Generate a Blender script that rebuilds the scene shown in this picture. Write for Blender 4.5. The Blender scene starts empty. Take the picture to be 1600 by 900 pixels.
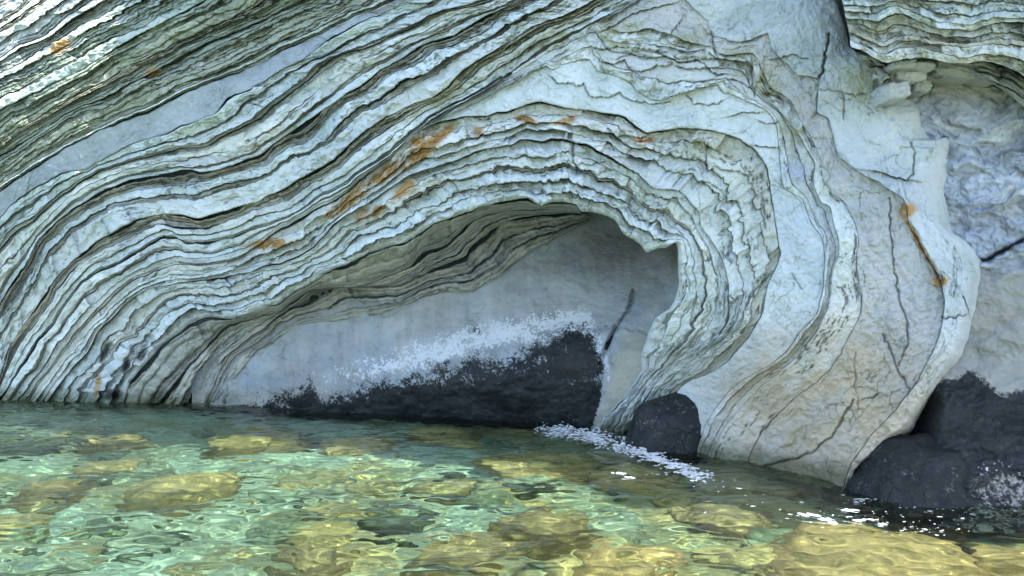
import bpy, math, random
import numpy as np

# ---------------------------------------------------------------- camera, sky, sun, exposure
scene = bpy.context.scene
COL = scene.collection
CAM_H = 1.8
FPX = 1386.0                     # focal length in photograph pixels (1600 wide)
cam_data = bpy.data.cameras.new("camera")
cam_data.sensor_width = 36.0
cam_data.lens = 36.0 * FPX / 1600.0
cam_data.clip_start = 0.05
cam_data.clip_end = 2000.0
cam = bpy.data.objects.new("camera", cam_data)
cam.location = (0, 0, CAM_H)
cam.rotation_euler = (math.radians(90), 0, 0)
COL.objects.link(cam)
scene.camera = cam

SUN_TO = np.array([0.30, -0.10, 0.95]); SUN_TO /= np.linalg.norm(SUN_TO)
SUN_EL = math.asin(SUN_TO[2])
SUN_AZ = math.atan2(SUN_TO[0], SUN_TO[1])          # from +Y towards +X
world = bpy.data.worlds.new("World")
scene.world = world
world.use_nodes = True
wn = world.node_tree.nodes
sky = wn.new("ShaderNodeTexSky")
sky.sky_type = 'NISHITA'
sky.sun_disc = False
sky.sun_elevation = SUN_EL
sky.sun_rotation = SUN_AZ
sky.air_density = 1.0
sky.dust_density = 1.6
world.node_tree.links.new(sky.outputs[0], wn["Background"].inputs[0])
wn["Background"].inputs[1].default_value = 0.15

from mathutils import Vector
sun_data = bpy.data.lights.new("sun", 'SUN')
sun_data.energy = 3.0
sun_data.angle = math.radians(0.53)
sun_data.color = (1.0, 0.95, 0.86)
sun = bpy.data.objects.new("sun", sun_data)
sun.rotation_euler = Vector(SUN_TO).to_track_quat('Z', 'Y').to_euler()
sun.location = (-8, 10, 25)
COL.objects.link(sun)

scene.view_settings.view_transform = 'Standard'
scene.view_settings.look = 'None'
scene.view_settings.exposure = 1.98
scene.view_settings.gamma = 1.0
scene.view_settings.use_curve_mapping = False
scene.render.engine = 'CYCLES'
scene.cycles.use_denoising = True
scene.cycles.use_adaptive_sampling = True
scene.cycles.adaptive_threshold = 0.02
scene.cycles.max_bounces = 7
scene.cycles.diffuse_bounces = 3
scene.cycles.glossy_bounces = 3
scene.cycles.transmission_bounces = 5
scene.cycles.transparent_max_bounces = 12

rng = random.Random(7)

# ---------------------------------------------------------------- noise
def _hash(ix, iy, seed):
    h = (ix.astype(np.int64) * 374761393 + iy.astype(np.int64) * 668265263 + seed * 1274126177) & 0xFFFFFFFF
    h = ((h ^ (h >> 13)) * 1274126177) & 0xFFFFFFFF
    h = (h ^ (h >> 16)) & 0xFFFFFF
    return h / float(0xFFFFFF)

def vnoise(x, y, seed=0):
    x = np.asarray(x, float); y = np.asarray(y, float)
    x, y = np.broadcast_arrays(x, y)
    ix = np.floor(x); iy = np.floor(y)
    fx = x - ix; fy = y - iy
    fx = fx * fx * fx * (fx * (fx * 6 - 15) + 10); fy = fy * fy * fy * (fy * (fy * 6 - 15) + 10)
    a = _hash(ix, iy, seed); b = _hash(ix + 1, iy, seed); c = _hash(ix, iy + 1, seed); d = _hash(ix + 1, iy + 1, seed)
    return ((a + (b - a) * fx) * (1 - fy) + (c + (d - c) * fx) * fy) * 2 - 1

def fbm(x, y, seed=0, octv=4, gain=0.5):
    s = 0; a = 1.0; n = 0
    for k in range(octv):
        s = s + a * vnoise(x * (2 ** k) + 17.3 * k, y * (2 ** k) - 9.1 * k, seed + 31 * k)
        n += a; a *= gain
    return s / n

def sstep(a, b, x):
    t = np.clip((x - a) / (b - a), 0, 1)
    return t * t * (3 - 2 * t)

# ---------------------------------------------------------------- from the traced picture to the place
def world_pt(px, py, Y):
    return np.stack([(px - 800.0) / FPX * Y, Y, CAM_H - (py - 450.0) / FPX * Y], -1)

_GX = [-300, 0, 200, 400, 600, 800, 1000, 1100, 1200, 1300, 1400, 1500, 1800]
_GY = [-300, -100, 150, 300, 450, 600, 760, 900]
_GD = np.array([
    [16.6, 15.4, 13.6, 13.6, 13.9, 14.3, 14.6, 14.8],
    [16.3, 15.0, 13.3, 13.3, 13.7, 14.15, 14.4, 14.6],
    [14.9, 13.7, 12.6, 12.7, 13.2, 13.8, 14.2, 14.4],
    [12.8, 12.2, 11.8, 12.0, 12.6, 13.4, 13.6, 13.8],
    [11.2, 11.1, 11.0, 11.1, 11.6, 12.4, 12.6, 12.8],
    [10.5, 10.4, 10.3, 10.4, 10.8, 11.6, 11.8, 12.0],
    [9.9, 9.8, 9.7, 9.8, 10.1, 10.9, 11.0, 11.0],
    [9.5, 9.5, 9.4, 9.4, 9.5, 9.9, 9.6, 9.4],
    [9.1, 9.1, 9.1, 9.1, 9.0, 8.9, 8.45, 8.2],
    [8.8, 8.8, 8.8, 8.7, 8.5, 8.4, 8.05, 7.8],
    [8.6, 8.6, 8.5, 8.3, 8.1, 8.0, 7.8, 7.6],
    [8.5, 8.5, 8.4, 8.2, 8.0, 7.95, 7.75, 7.5],
    [8.3, 8.3, 8.2, 8.1, 8.0, 7.9, 7.7, 7.5]])
_gx = np.arange(-300, 1801, 20.0); _gy = np.arange(-300, 901, 20.0)
def _grid():
    t = np.array([np.interp(_gy, _GY, r) for r in _GD])
    t = np.array([np.interp(_gx, _GX, t[:, j]) for j in range(len(_gy))]).T
    for _ in range(6):
        p = np.pad(t, 1, mode='edge'); t = (p[:-2, 1:-1] + p[2:, 1:-1] + p[1:-1, 1:-1]) / 3
        p = np.pad(t, 1, mode='edge'); t = (p[1:-1, :-2] + p[1:-1, 2:] + p[1:-1, 1:-1]) / 3
    return t
_DG = _grid()
def depth(px, py):
    u = np.clip((px + 300) / 20.0, 0, len(_gx) - 1.001); v = np.clip((py + 300) / 20.0, 0, len(_gy) - 1.001)
    i = u.astype(int); j = v.astype(int); a = u - i; b = v - j
    return (_DG[i, j] * (1 - a) + _DG[i + 1, j] * a) * (1 - b) + (_DG[i, j + 1] * (1 - a) + _DG[i + 1, j + 1] * a) * b

_SX = [250, 350, 500, 700, 900, 1000, 1150]
_SD = [14.0, 13.72, 12.95, 12.3, 11.7, 11.3, 10.8]
def slab_depth(px, py):
    base = np.interp(px, _SX, _SD)
    h = (655 - py) / 300.0
    base = base + 0.9 * np.exp(-((px - 990) / 110.0) ** 2 - ((py - 345) / 75.0) ** 2)
    return base + 0.16 - 0.35 * np.exp(-((h - 0.25) / 0.35) ** 2) + 0.35 * np.clip(h, 0, 2) ** 1.5

# ---------------------------------------------------------------- mesh helpers
def make_mesh(name, co, quads, mat, parent=None, attrs=None, smooth=True):
    me = bpy.data.meshes.new(name)
    co = np.asarray(co, np.float32).reshape(-1, 3); quads = np.asarray(quads, np.int32).reshape(-1, 4)
    me.vertices.add(len(co)); me.vertices.foreach_set("co", co.ravel())
    nf = len(quads)
    me.loops.add(nf * 4); me.loops.foreach_set("vertex_index", quads.ravel())
    me.polygons.add(nf)
    me.polygons.foreach_set("loop_start", np.arange(nf, dtype=np.int32) * 4)
    me.polygons.foreach_set("use_smooth", np.full(nf, smooth))
    if attrs:
        for k, v in attrs.items():
            v = np.asarray(v, np.float32)
            if v.ndim == 2:
                a = me.attributes.new(k, 'FLOAT_COLOR', 'POINT')
                a.data.foreach_set("color", np.concatenate([v, np.ones((len(v), 1), np.float32)], 1).ravel())
            else:
                a = me.attributes.new(k, 'FLOAT', 'POINT')
                a.data.foreach_set("value", v)
    me.update(calc_edges=True)
    me.materials.append(mat)
    ob = bpy.data.objects.new(name, me)
    COL.objects.link(ob)
    if parent: ob.parent = parent
    return ob

def grid_quads(n, m, flip=False):
    i = np.arange(n - 1)[:, None] * m + np.arange(m - 1)[None, :]
    q = np.stack([i, i + 1, i + m + 1, i + m], -1).reshape(-1, 4)
    return q[:, ::-1] if flip else q

def empty(name):
    o = bpy.data.objects.new(name, None); o.empty_display_size = 0.3
    COL.objects.link(o); return o

def tag(o, label=None, cat=None, group=None, kind=None):
    if label: o["label"] = label
    if cat: o["category"] = cat
    if group: o["group"] = group
    if kind: o["kind"] = kind
    return o

# ---------------------------------------------------------------- materials
class NT:
    def __init__(self, name):
        self.m = bpy.data.materials.new(name); self.m.use_nodes = True
        self.t = self.m.node_tree; self.n = self.t.nodes; self.l = self.t.links
        for x in list(self.n): self.n.remove(x)
        self.out = self.n.new("ShaderNodeOutputMaterial")
    def node(self, typ, **kw):
        x = self.n.new(typ)
        for k, v in kw.items():
            if k.startswith("i_"):
                key = k[2:]
                key = int(key) if key.isdigit() else key.replace("_", " ")
                if hasattr(v, "links") or isinstance(v, bpy.types.NodeSocket): self.l.new(v, x.inputs[key])
                else: x.inputs[key].default_value = v
            else: setattr(x, k, v)
        return x
    def math(self, op, a, b=None, clamp=False):
        x = self.n.new("ShaderNodeMath"); x.operation = op; x.use_clamp = clamp
        for i, v in enumerate([a, b]):
            if v is None: continue
            if isinstance(v, bpy.types.NodeSocket): self.l.new(v, x.inputs[i])
            else: x.inputs[i].default_value = v
        return x.outputs[0]
    def mix(self, f, a, b, mode='MIX'):
        x = self.n.new("ShaderNodeMix"); x.data_type = 'RGBA'; x.blend_type = mode
        for s, v in ((x.inputs[0], f), (x.inputs[6], a), (x.inputs[7], b)):
            if isinstance(v, bpy.types.NodeSocket): self.l.new(v, s)
            else: s.default_value = v if not isinstance(v, tuple) else (*v, 1.0)
        return x.outputs[2]
    def ramp(self, f, p0, p1):
        x = self.n.new("ShaderNodeMapRange"); x.interpolation_type = 'SMOOTHSTEP'
        self.l.new(f, x.inputs[0]); x.inputs[1].default_value = p0; x.inputs[2].default_value = p1
        return x.outputs[0]
    def noise(self, vec, scale, detail=6, rough=0.6):
        x = self.node("ShaderNodeTexNoise", i_Scale=scale, i_Detail=detail, i_Roughness=rough)
        self.l.new(vec, x.inputs["Vector"])
        return x.outputs[0]

def rock_material(name, bump=0.5, rough=0.85):
    k = NT(name)
    pos = k.node("ShaderNodeNewGeometry").outputs["Position"]
    col = k.node("ShaderNodeAttribute", attribute_name="rock").outputs["Color"]
    alg = k.node("ShaderNodeAttribute", attribute_name="algae").outputs["Fac"]
    salt = k.node("ShaderNodeAttribute", attribute_name="salt").outputs["Fac"]
    n1 = k.noise(pos, 2.3, 8, 0.62)
    n2 = k.noise(pos, 14.0, 8, 0.65)
    n3 = k.noise(pos, 60.0, 5, 0.7)
    # mottled tone, grey-green film and fine grain
    c = k.mix(k.ramp(n1, 0.42, 0.62), col, k.mix(1.0, col, (0.87, 0.90, 0.88), 'MULTIPLY'))
    c = k.mix(k.math('MULTIPLY', k.ramp(n2, 0.52, 0.72), 0.55), c, k.mix(1.0, c, (0.68, 0.70, 0.68), 'MULTIPLY'))
    c = k.mix(k.math('MULTIPLY', k.ramp(n3, 0.5, 0.75), 0.4), c, k.mix(1.0, c, (0.62, 0.62, 0.60), 'MULTIPLY'))
    # hairline cracks
    vz = k.node("ShaderNodeTexVoronoi", feature='DISTANCE_TO_EDGE', i_Scale=3.1)
    wv = k.node("ShaderNodeVectorMath", operation='ADD')
    nz = k.node("ShaderNodeTexNoise", i_Scale=4.0, i_Detail=5.0)
    sc = k.node("ShaderNodeVectorMath", operation='SCALE'); sc.inputs[3].default_value = 0.35
    k.l.new(pos, nz.inputs["Vector"]); k.l.new(nz.outputs["Color"], sc.inputs[0])
    k.l.new(pos, wv.inputs[0]); k.l.new(sc.outputs[0], wv.inputs[1]); k.l.new(wv.outputs[0], vz.inputs["Vector"])
    crack = k.math('MULTIPLY', k.ramp(vz.outputs["Distance"], 0.016, 0.0), k.ramp(n1, 0.5, 0.6))
    c = k.mix(k.math('MULTIPLY', crack, 0.3), c, (0.14, 0.15, 0.14))
    # pale salt and barnacle crust, black algae
    speck = k.noise(pos, 26.0, 8, 0.72)
    clump = k.noise(pos, 7.0, 6, 0.62)
    saltm = k.ramp(k.math('ADD', k.math('ADD', salt, k.math('MULTIPLY', k.math('SUBTRACT', speck, 0.5), 3.4)), k.math('MULTIPLY', k.math('SUBTRACT', clump, 0.5), 1.5)), 0.40, 0.70)
    big = k.noise(pos, 5.0, 8, 0.7)
    am = k.math('ADD', alg, k.math('MULTIPLY', k.math('SUBTRACT', big, 0.5), 1.6))
    am = k.math('ADD', am, k.math('MULTIPLY', k.math('SUBTRACT', speck, 0.5), 2.3))
    algm = k.ramp(am, 0.34, 0.72)
    acol = k.mix(k.ramp(n1, 0.38, 0.66), (0.007, 0.010, 0.012), (0.020, 0.023, 0.024))
    acol = k.mix(k.ramp(n2, 0.55, 0.72), acol, (0.045, 0.046, 0.042))
    c = k.mix(algm, c, acol)
    c = k.mix(k.math('MULTIPLY', saltm, 0.9), c, (0.58, 0.62, 0.66))
    b1 = k.node("ShaderNodeBump", i_Strength=bump, i_Distance=0.02)
    h = k.math('ADD', k.math('MULTIPLY', n2, 1.0), k.math('MULTIPLY', n3, 0.35))
    h = k.math('SUBTRACT', h, k.math('MULTIPLY', crack, 0.7))
    k.l.new(h, b1.inputs["Height"])
    bs = k.node("ShaderNodeBsdfPrincipled", i_Roughness=rough)
    bs.inputs["Specular IOR Level"].default_value = 0.25
    rr = k.node("ShaderNodeMapRange"); k.l.new(algm, rr.inputs[0]); rr.inputs[3].default_value = rough; rr.inputs[4].default_value = 0.42
    k.l.new(rr.outputs[0], bs.inputs["Roughness"])
    k.l.new(c, bs.inputs["Base Color"]); k.l.new(b1.outputs[0], bs.inputs["Normal"])
    k.l.new(bs.outputs[0], k.out.inputs[0])
    return k.m

ROCK = rock_material("limestone", 0.8)
ROCK_ROUGH = rock_material("weathered_limestone", 1.0)

# ---------------------------------------------------------------- traced bedding planes (photograph pixels)
def P(s):
    return [tuple(float(v) for v in q.split(",")) for q in s.split()]

T = {}
T['K0'] = P("-60,90 0,45 35,22 70,-5 110,-40")
T['K1'] = P("-60,130 0,95 37,72 75,58 107,34 155,6 200,-20 240,-45")
T['K2'] = P("-60,208 0,172 22,160 75,135 120,112 175,77 207,60 250,37 317,2 350,-16 400,-42")
T['K3'] = P("-60,262 0,222 75,175 130,142 200,107 250,82 312,50 390,15 420,-4 480,-40")
T['K4'] = P("-60,280 0,242 37,222 105,176 162,152 220,122 262,100 325,67 397,37 470,2 540,-40")
T['K5'] = P("-60,345 0,297 45,267 82,245 120,223 175,195 237,170 287,145 337,125 400,102 457,72 500,54 550,28 600,8 640,-12 690,-40")
T['K6'] = P("-60,412 -20,368 0,340 22,317 50,297 95,271 130,264 160,250 207,226 250,212 287,196 332,180 355,153 387,142 400,132 450,105 487,82 520,57 570,32 610,16 640,2 720,-40")
T['K7'] = P("-60,470 -10,400 25,362 50,346 75,322 110,295 155,267 207,250 250,240 282,232 325,226 350,212 400,187 430,162 480,125 512,97 525,88 575,72 612,55 650,40 680,25 712,15 765,0 850,-40")
T['K8'] = P("-60,560 -15,500 15,447 45,405 60,375 87,347 120,322 160,297 200,282 250,272 295,265 315,269 350,262 400,245 420,230 445,211 482,187 520,160 560,135 590,112 625,92 662,70 712,52 750,30 795,8 840,-14 890,-40")
T['K9'] = P("-40,660 -10,610 5,570 15,540 32,515 50,490 82,443 100,420 140,385 170,365 200,350 237,337 280,337 312,340 350,330 375,322 402,316 420,306 445,294 482,270 520,250 545,224 575,200 620,175 662,157 695,140 720,113 750,92 800,62 832,42 875,27 907,10 950,-12 1000,-40")
T['K10'] = P("-30,670 0,625 15,600 40,560 60,530 82,507 100,480 124,446 150,425 185,410 225,387 250,371 275,370 290,379 325,377 362,370 400,358 425,350 462,335 500,307 540,288 562,270 595,250 630,222 665,190 700,168 745,145 795,118 850,80 920,40 980,10 1030,-16 1080,-40")
T['K11'] = P("15,670 45,625 65,595 90,565 115,530 140,500 170,470 205,441 237,425 275,413 312,415 350,411 387,396 430,364 462,346 500,324 540,301 575,272 620,240 650,205 687,191 725,182 757,180 800,172 825,163 845,160 865,164 900,171 937,175 975,182 995,197 1012,207 1050,201 1087,200 1120,205 1150,215 1175,231 1188,244 1200,264 1205,300 1212,345 1217,380 1221,400 1214,418 1200,445 1193,485 1178,515 1162,537 1137,565 1112,583 1070,600 1035,645 1010,690 1000,720")
T['K12'] = P("55,670 72,630 100,590 135,552 142,540 155,517 175,497 195,475 217,460 250,447 300,440 350,432 400,420 445,407 492,384 525,347 575,318 605,295 645,271 712,250 750,235 800,224 815,217 845,221 862,215 895,221 920,226 950,244 995,270 1020,294 1062,300 1080,317 1092,332 1096,356 1112,376 1126,398 1136,432 1140,465 1138,500 1118,532 1085,552 1050,574 1022,605 1000,640 980,680 970,720")
T['K13'] = P("180,670 190,645 197,620 207,592 225,572 250,542 280,520 295,507 325,497 362,497 400,486 422,478 440,474 460,457 480,445 500,431 530,417 562,402 605,385 637,377 662,360 687,347 725,332 750,325 800,313 825,310 845,322 867,315 900,320 907,328 940,335 962,345 975,365 1000,380 1012,394 1030,388 1042,387 1056,380 1060,405 1060,445 1050,477 1025,497 1015,520 1003,550 1000,582 975,620 950,645 935,672 920,720")
T['K13b'] = P("230,670 252,627 270,602 295,572 315,552 332,530 355,510 400,496 440,484 480,456 530,450 570,446 600,434 640,415 662,393 700,380 737,346 790,330 850,327 905,330")
T['K14'] = P("295,670 308,640 317,610 330,585 350,560 375,540 400,521 437,492 475,470 505,451 537,445 570,449 625,446 650,436 687,417 725,402 737,385 770,357 800,343 850,336 912,332")
T['K15'] = P("340,670 350,650 360,627 367,600 382,570 400,551 437,527 457,513 482,505 520,502 562,495 612,485 650,471 682,460 697,456 738,455 757,441 780,430 800,413 830,393 882,365 922,345")
T['M1'] = P("640,212 690,186 745,158 800,131 852,101 862,107 910,92 922,93 935,109 950,115 980,126 1000,145 1022,157 1040,156 1052,150 1077,143 1120,133 1128,143 1150,152 1175,161 1200,174 1214,200 1218,250 1225,292 1252,310 1262,332 1270,352 1284,372 1289,400 1287,447 1277,490 1250,522 1232,547 1208,567 1165,592 1130,622 1105,660 1090,700 1085,730")
T['M2'] = P("800,112 850,81 900,52 932,34 942,44 956,62 975,68 1012,69 1050,74 1070,80 1105,77 1120,91 1150,94 1176,102 1184,140 1215,170 1240,200 1258,228 1272,255 1272,288 1283,315 1296,324 1303,350 1311,376 1310,402 1301,428 1298,455 1292,490 1268,528 1240,562 1200,596 1160,632 1130,672 1112,710 1105,740")
T['M3'] = P("930,36 980,11 1030,-15 1068,-4 1082,12 1105,34 1112,54 1130,61 1162,65 1200,53 1206,74 1230,100 1246,117 1280,123 1279,145 1278,174 1295,186 1305,222 1312,245 1330,260 1350,275 1372,285 1390,297 1413,312 1421,353 1437,376 1452,405 1468,432 1476,470 1468,525 1435,595 1395,645 1358,685 1330,728 1310,790")
T['E'] = P("1000,-4 1060,-36 1120,-60 1200,-60 1290,-50 1305,0 1320,40 1328,72 1345,78 1362,88 1386,96 1391,130 1397,150 1420,157 1435,170 1438,190 1453,216 1480,216 1488,230 1491,268 1486,290 1488,335 1493,365 1508,375 1521,386 1531,402 1536,430 1534,455 1527,485 1519,508 1510,540 1501,563 1485,578 1465,602 1450,628 1434,655 1424,676 1390,689 1362,712 1338,735 1322,790")
# sections where neighbouring planes correspond: index of points shared along the fold
TIES = {
 'K10': {'a': (275, 370), 'b': (540, 288), 'c': (795, 118)},
 'K11': {'a': (275, 413), 'b': (540, 301), 'c': (845, 160), 'd': (1087, 200), 'e': (1217, 380), 'f': (1162, 537)},
 'K12': {'a': (250, 447), 'b': (525, 347), 'c': (845, 221), 'd': (1020, 294), 'e': (1136, 432), 'f': (1085, 552)},
 'K13': {'a': (295, 507), 'b': (605, 385), 'c': (867, 315), 'd': (975, 365), 'e': (1060, 445), 'f': (1003, 550)},
 'K13b': {'a': (332, 530), 'b': (640, 415)},
 'K14': {'a': (350, 560), 'b': (687, 417)},
 'K15': {'a': (382, 570), 'b': (697, 456)},
 'M1': {'c': (852, 101), 'd': (1120, 133), 'e': (1289, 400), 'f': (1208, 567)},
 'M2': {'d': (1176, 102), 'e': (1311, 376), 'f': (1240, 562)},
 'M3': {'d': (1206, 74), 'e': (1413, 312), 'f': (1435, 595)},
 'E': {'d': (1320, 40), 'e': (1493, 365), 'f': (1465, 602)},
}
TIES['K9'] = {'a': (237, 337), 'b': (520, 250)}
TIES['K8'] = {'a': (200, 282), 'b': (482, 187)}
TIES['K7'] = {'a': (155, 267), 'b': (430, 162)}
# K13 meets the cave planes only as far as the apex
TIES13L = {'a': (325, 497), 'b': (637, 377)}

def dense(pts):
    """Catmull-Rom through the traced points, about one sample a pixel; returns samples and index of each knot."""
    p = np.array(pts, float); q = np.vstack([2 * p[0] - p[1], p, 2 * p[-1] - p[-2]])
    out = []; knots = []; n = 0
    for i in range(1, len(q) - 2):
        m = max(2, int(np.hypot(*(q[i + 1] - q[i]))))
        t = np.linspace(0, 1, m, endpoint=False)[:, None]
        # centripetal-ish: tension 0.5 softened to keep corners
        m1 = 0.38 * (q[i + 1] - q[i - 1]); m2 = 0.38 * (q[i + 2] - q[i])
        L = np.hypot(*(q[i + 1] - q[i]))
        for mm in (m1, m2):
            l = np.hypot(*mm)
            if l > L: mm *= L / l
        h = (2 * t**3 - 3 * t**2 + 1) * q[i] + (t**3 - 2 * t**2 + t) * m1 + (-2 * t**3 + 3 * t**2) * q[i + 1] + (t**3 - t**2) * m2
        knots.append(n); out.append(h); n += m
    knots.append(n); out.append(q[-2][None])
    return np.vstack(out), knots

def sections(name, ties, pts=None):
    pts = pts or T[name]
    d, k = dense(pts)
    idx = [0]
    for key, val in ties:
        j = min(range(len(pts)), key=lambda i: (pts[i][0] - val[0]) ** 2 + (pts[i][1] - val[1]) ** 2)
        idx.append(k[j])
    idx.append(len(d) - 1)
    return [d[idx[i]:idx[i + 1] + 1] for i in range(len(idx) - 1)]

def resample(c, n):
    s = np.r_[0, np.cumsum(np.hypot(*np.diff(c, axis=0).T))]
    u = np.linspace(0, s[-1], n)
    return np.stack([np.interp(u, s, c[:, 0]), np.interp(u, s, c[:, 1])], -1)

def pair(a, b, tiesA=None, tiesB=None, ptsA=None, ptsB=None, step=1.7):
    ta = tiesA if tiesA is not None else TIES.get(a, {}); tb = tiesB if tiesB is not None else TIES.get(b, {})
    common = [k for k in sorted(ta) if k in tb]
    SA = sections(a, [(k, ta[k]) for k in common], ptsA); SB = sections(b, [(k, tb[k]) for k in common], ptsB)
    A = []; B = []
    for i, (x, y) in enumerate(zip(SA, SB)):
        L = max(len(x), len(y)); n = max(4, int(L / step))
        ra, rb = resample(x, n), resample(y, n)
        if i < len(SA) - 1: ra, rb = ra[:-1], rb[:-1]
        A.append(ra); B.append(rb)
    A = np.vstack(A); B = np.vstack(B)
    # blend away kinks in the pairing
    return A, B

def warp(p):
    x, y = p[..., 0], p[..., 1]
    dx = 2.2 * fbm(x / 26, y / 26, 5, 4, 0.6); dy = 3.2 * fbm(x / 26, y / 26, 6, 4, 0.6)
    return np.stack([x + dx, y + dy], -1)

# ---------------------------------------------------------------- marks on the rock (own colour, not light)
RUST = [(660,236,40,11,-40),(603,270,30,9,-40),(556,304,36,10,-38),(530,326,26,8,-35),(418,381,36,7,-4),(632,297,22,9,-40),(690,212,26,7,-38),(566,336,13,9,-30),
        (746,205,9,7,-50),(822,186,16,6,15),(882,189,18,5,-15),(1008,219,16,5,5),(652,222,14,7,-40),(152,603,5,16,10),(1440,385,52,4,58),(1468,440,14,9,0),
        (1418,330,10,16,60),(240,112,10,8,0),(95,72,20,8,-30),(590,330,10,8,-40)]
OLIVE = [(950,46,20,14,-20),(985,45,20,8,10),(1075,62,30,9,-10),(1150,82,28,10,0),(1200,135,22,18,30),(1370,48,22,6,0),(1350,130,30,30,40),
         (820,70,120,10,-27),(870,62,30,9,-25),(1110,235,50,12,10),(1235,205,25,16,40),(700,150,80,12,-28)]
NODULE = [(222,553,6,14,25),(197,571,5,10,25),(165,549,6,14,30),(178,618,14,8,0),(160,556,4,10,30)]
def blob(px, py, items, sharp=1.0):
    m = np.zeros_like(px)
    for (cx, cy, rx, ry, ang) in items:
        a = math.radians(ang); dx = px - cx; dy = py - cy
        u = (dx * math.cos(a) + dy * math.sin(a)) / rx; v = (-dx * math.sin(a) + dy * math.cos(a)) / ry
        r2 = u * u + v * v
        m = np.maximum(m, np.exp(-r2 ** (1.0 + sharp) * 0.7))
    return m

def seg_dist(px, py, pl):
    d = np.full(px.shape, 1e9); sd = np.zeros(px.shape)
    for (x0, y0), (x1, y1) in zip(pl[:-1], pl[1:]):
        ux, uy = x1 - x0, y1 - y0; L2 = ux * ux + uy * uy
        t = np.clip(((px - x0) * ux + (py - y0) * uy) / L2, 0, 1)
        dd = np.hypot(px - x0 - t * ux, py - y0 - t * uy)
        s = np.sign(ux * (py - y0) - uy * (px - x0))
        w = dd < d; d = np.where(w, dd, d); sd = np.where(w, s, sd)
    return d, sd
# ledges: polyline walked left to right, the rock above the line stands proud of that below it
LEDGES = [
 (P("862,122 870,131 885,130 898,133 912,129 922,149 950,152 968,146 975,153 1005,161 1028,163 1045,157"), 0.035, 26, 0.03),
 (P("925,78 928,83 940,95 955,99 975,92 988,108 1010,110 1025,102 1050,101 1080,108 1110,108 1120,117 1135,117"), 0.05, 30, 0.03),
 (P("930,76 965,74 1000,75 1030,80 1045,90 1070,98 1100,92 1140,93 1172,98"), 0.04, 18, 0.03),
 (P("965,90 985,85 1005,90 1030,92 1050,98"), 0.02, 12, 0.02),
 (P("1145,180 1165,176 1185,175"), 0.03, 12, 0.03), (P("1188,190 1200,192 1212,190"), 0.03, 10, 0.03), (P("1180,228 1200,231 1215,229"), 0.03, 10, 0.03),
 (P("1075,150 1085,160 1108,162 1125,158"), 0.025, 14, 0.03), (P("1140,125 1150,127 1172,133"), 0.03, 8, 0.03),
 (P("940,48 960,40 975,28 1010,15 1050,4"), 0.03, 20, 0.02),
 (P("1030,60 1050,52 1062,28"), 0.02, 14, 0.02),
 (P("1318,147 1330,150 1350,146"), 0.02, 20, 0.02),
 (P("1365,268 1385,272 1402,277 1417,280"), 0.05, 22, 0.04),
 (P("1205,92 1222,88 1240,84 1262,90"), 0.025, 16, 0.02),
 (P("950,200 962,212 985,214 1008,214"), 0.03, 14, 0.04), (P("905,255 925,256 945,254"), 0.03, 10, 0.04), (P("905,270 930,274 945,268"), 0.03, 10, 0.04),
 (P("1120,262 1140,266 1167,272"), 0.03, 14, 0.03), (P("1090,285 1105,282 1118,290 1128,296"), 0.03, 10, 0.03),
]
CRACKS = [
 (P("1112,50 1117,70 1120,92"), 2.0, 0.06), (P("1175,92 1176,120 1178,150"), 2.0, 0.05), (P("898,222 897,250 902,272"), 2.4, 0.12),
 (P("1295,52 1292,80 1287,105 1282,122"), 2.2, 0.12), (P("1281,142 1300,141 1315,146 1319,165 1320,190"), 1.4, 0.04), (P("1105,225 1104,250 1105,262"), 2.0, 0.07),
 (P("1422,225 1430,240 1426,255 1427,268 1418,280"), 1.6, 0.06), (P("1390,310 1392,370 1397,410 1401,440 1407,478 1417,500 1418,530 1412,548 1405,570"), 1.7, 0.06),
 (P("1380,523 1392,552 1405,580 1422,612"), 1.6, 0.06), (P("1473,495 1490,496 1512,492"), 1.5, 0.05), (P("1503,463 1512,485 1519,505"), 1.5, 0.05),
 (P("1345,625 1360,621 1375,615"), 1.3, 0.05), (P("1190,731 1205,724 1240,717 1270,705 1300,680 1312,660 1325,640 1332,625"), 2.4, 0.08),
 (P("1420,350 1437,376 1452,404 1468,430 1474,444"), 2.6, 0.05), (P("1237,425 1243,440 1252,455"), 1.2, 0.04), (P("1335,550 1337,600 1342,640"), 1.1, 0.03),
 (P("1020,520 1040,500 1048,485"), 1.6, 0.05), (P("1078,500 1087,478 1091,465"), 1.6, 0.06), (P("1045,558 1075,540 1095,515 1107,500"), 1.8, 0.07),
 (P("1010,560 1020,552 1024,546"), 1.6, 0.06), (P("1165,480 1178,455 1192,440"), 2.2, 0.07), (P("985,655 1000,625 1008,605"), 1.6, 0.05), (P("945,655 965,632 975,622"), 1.6, 0.05),
]
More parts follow.
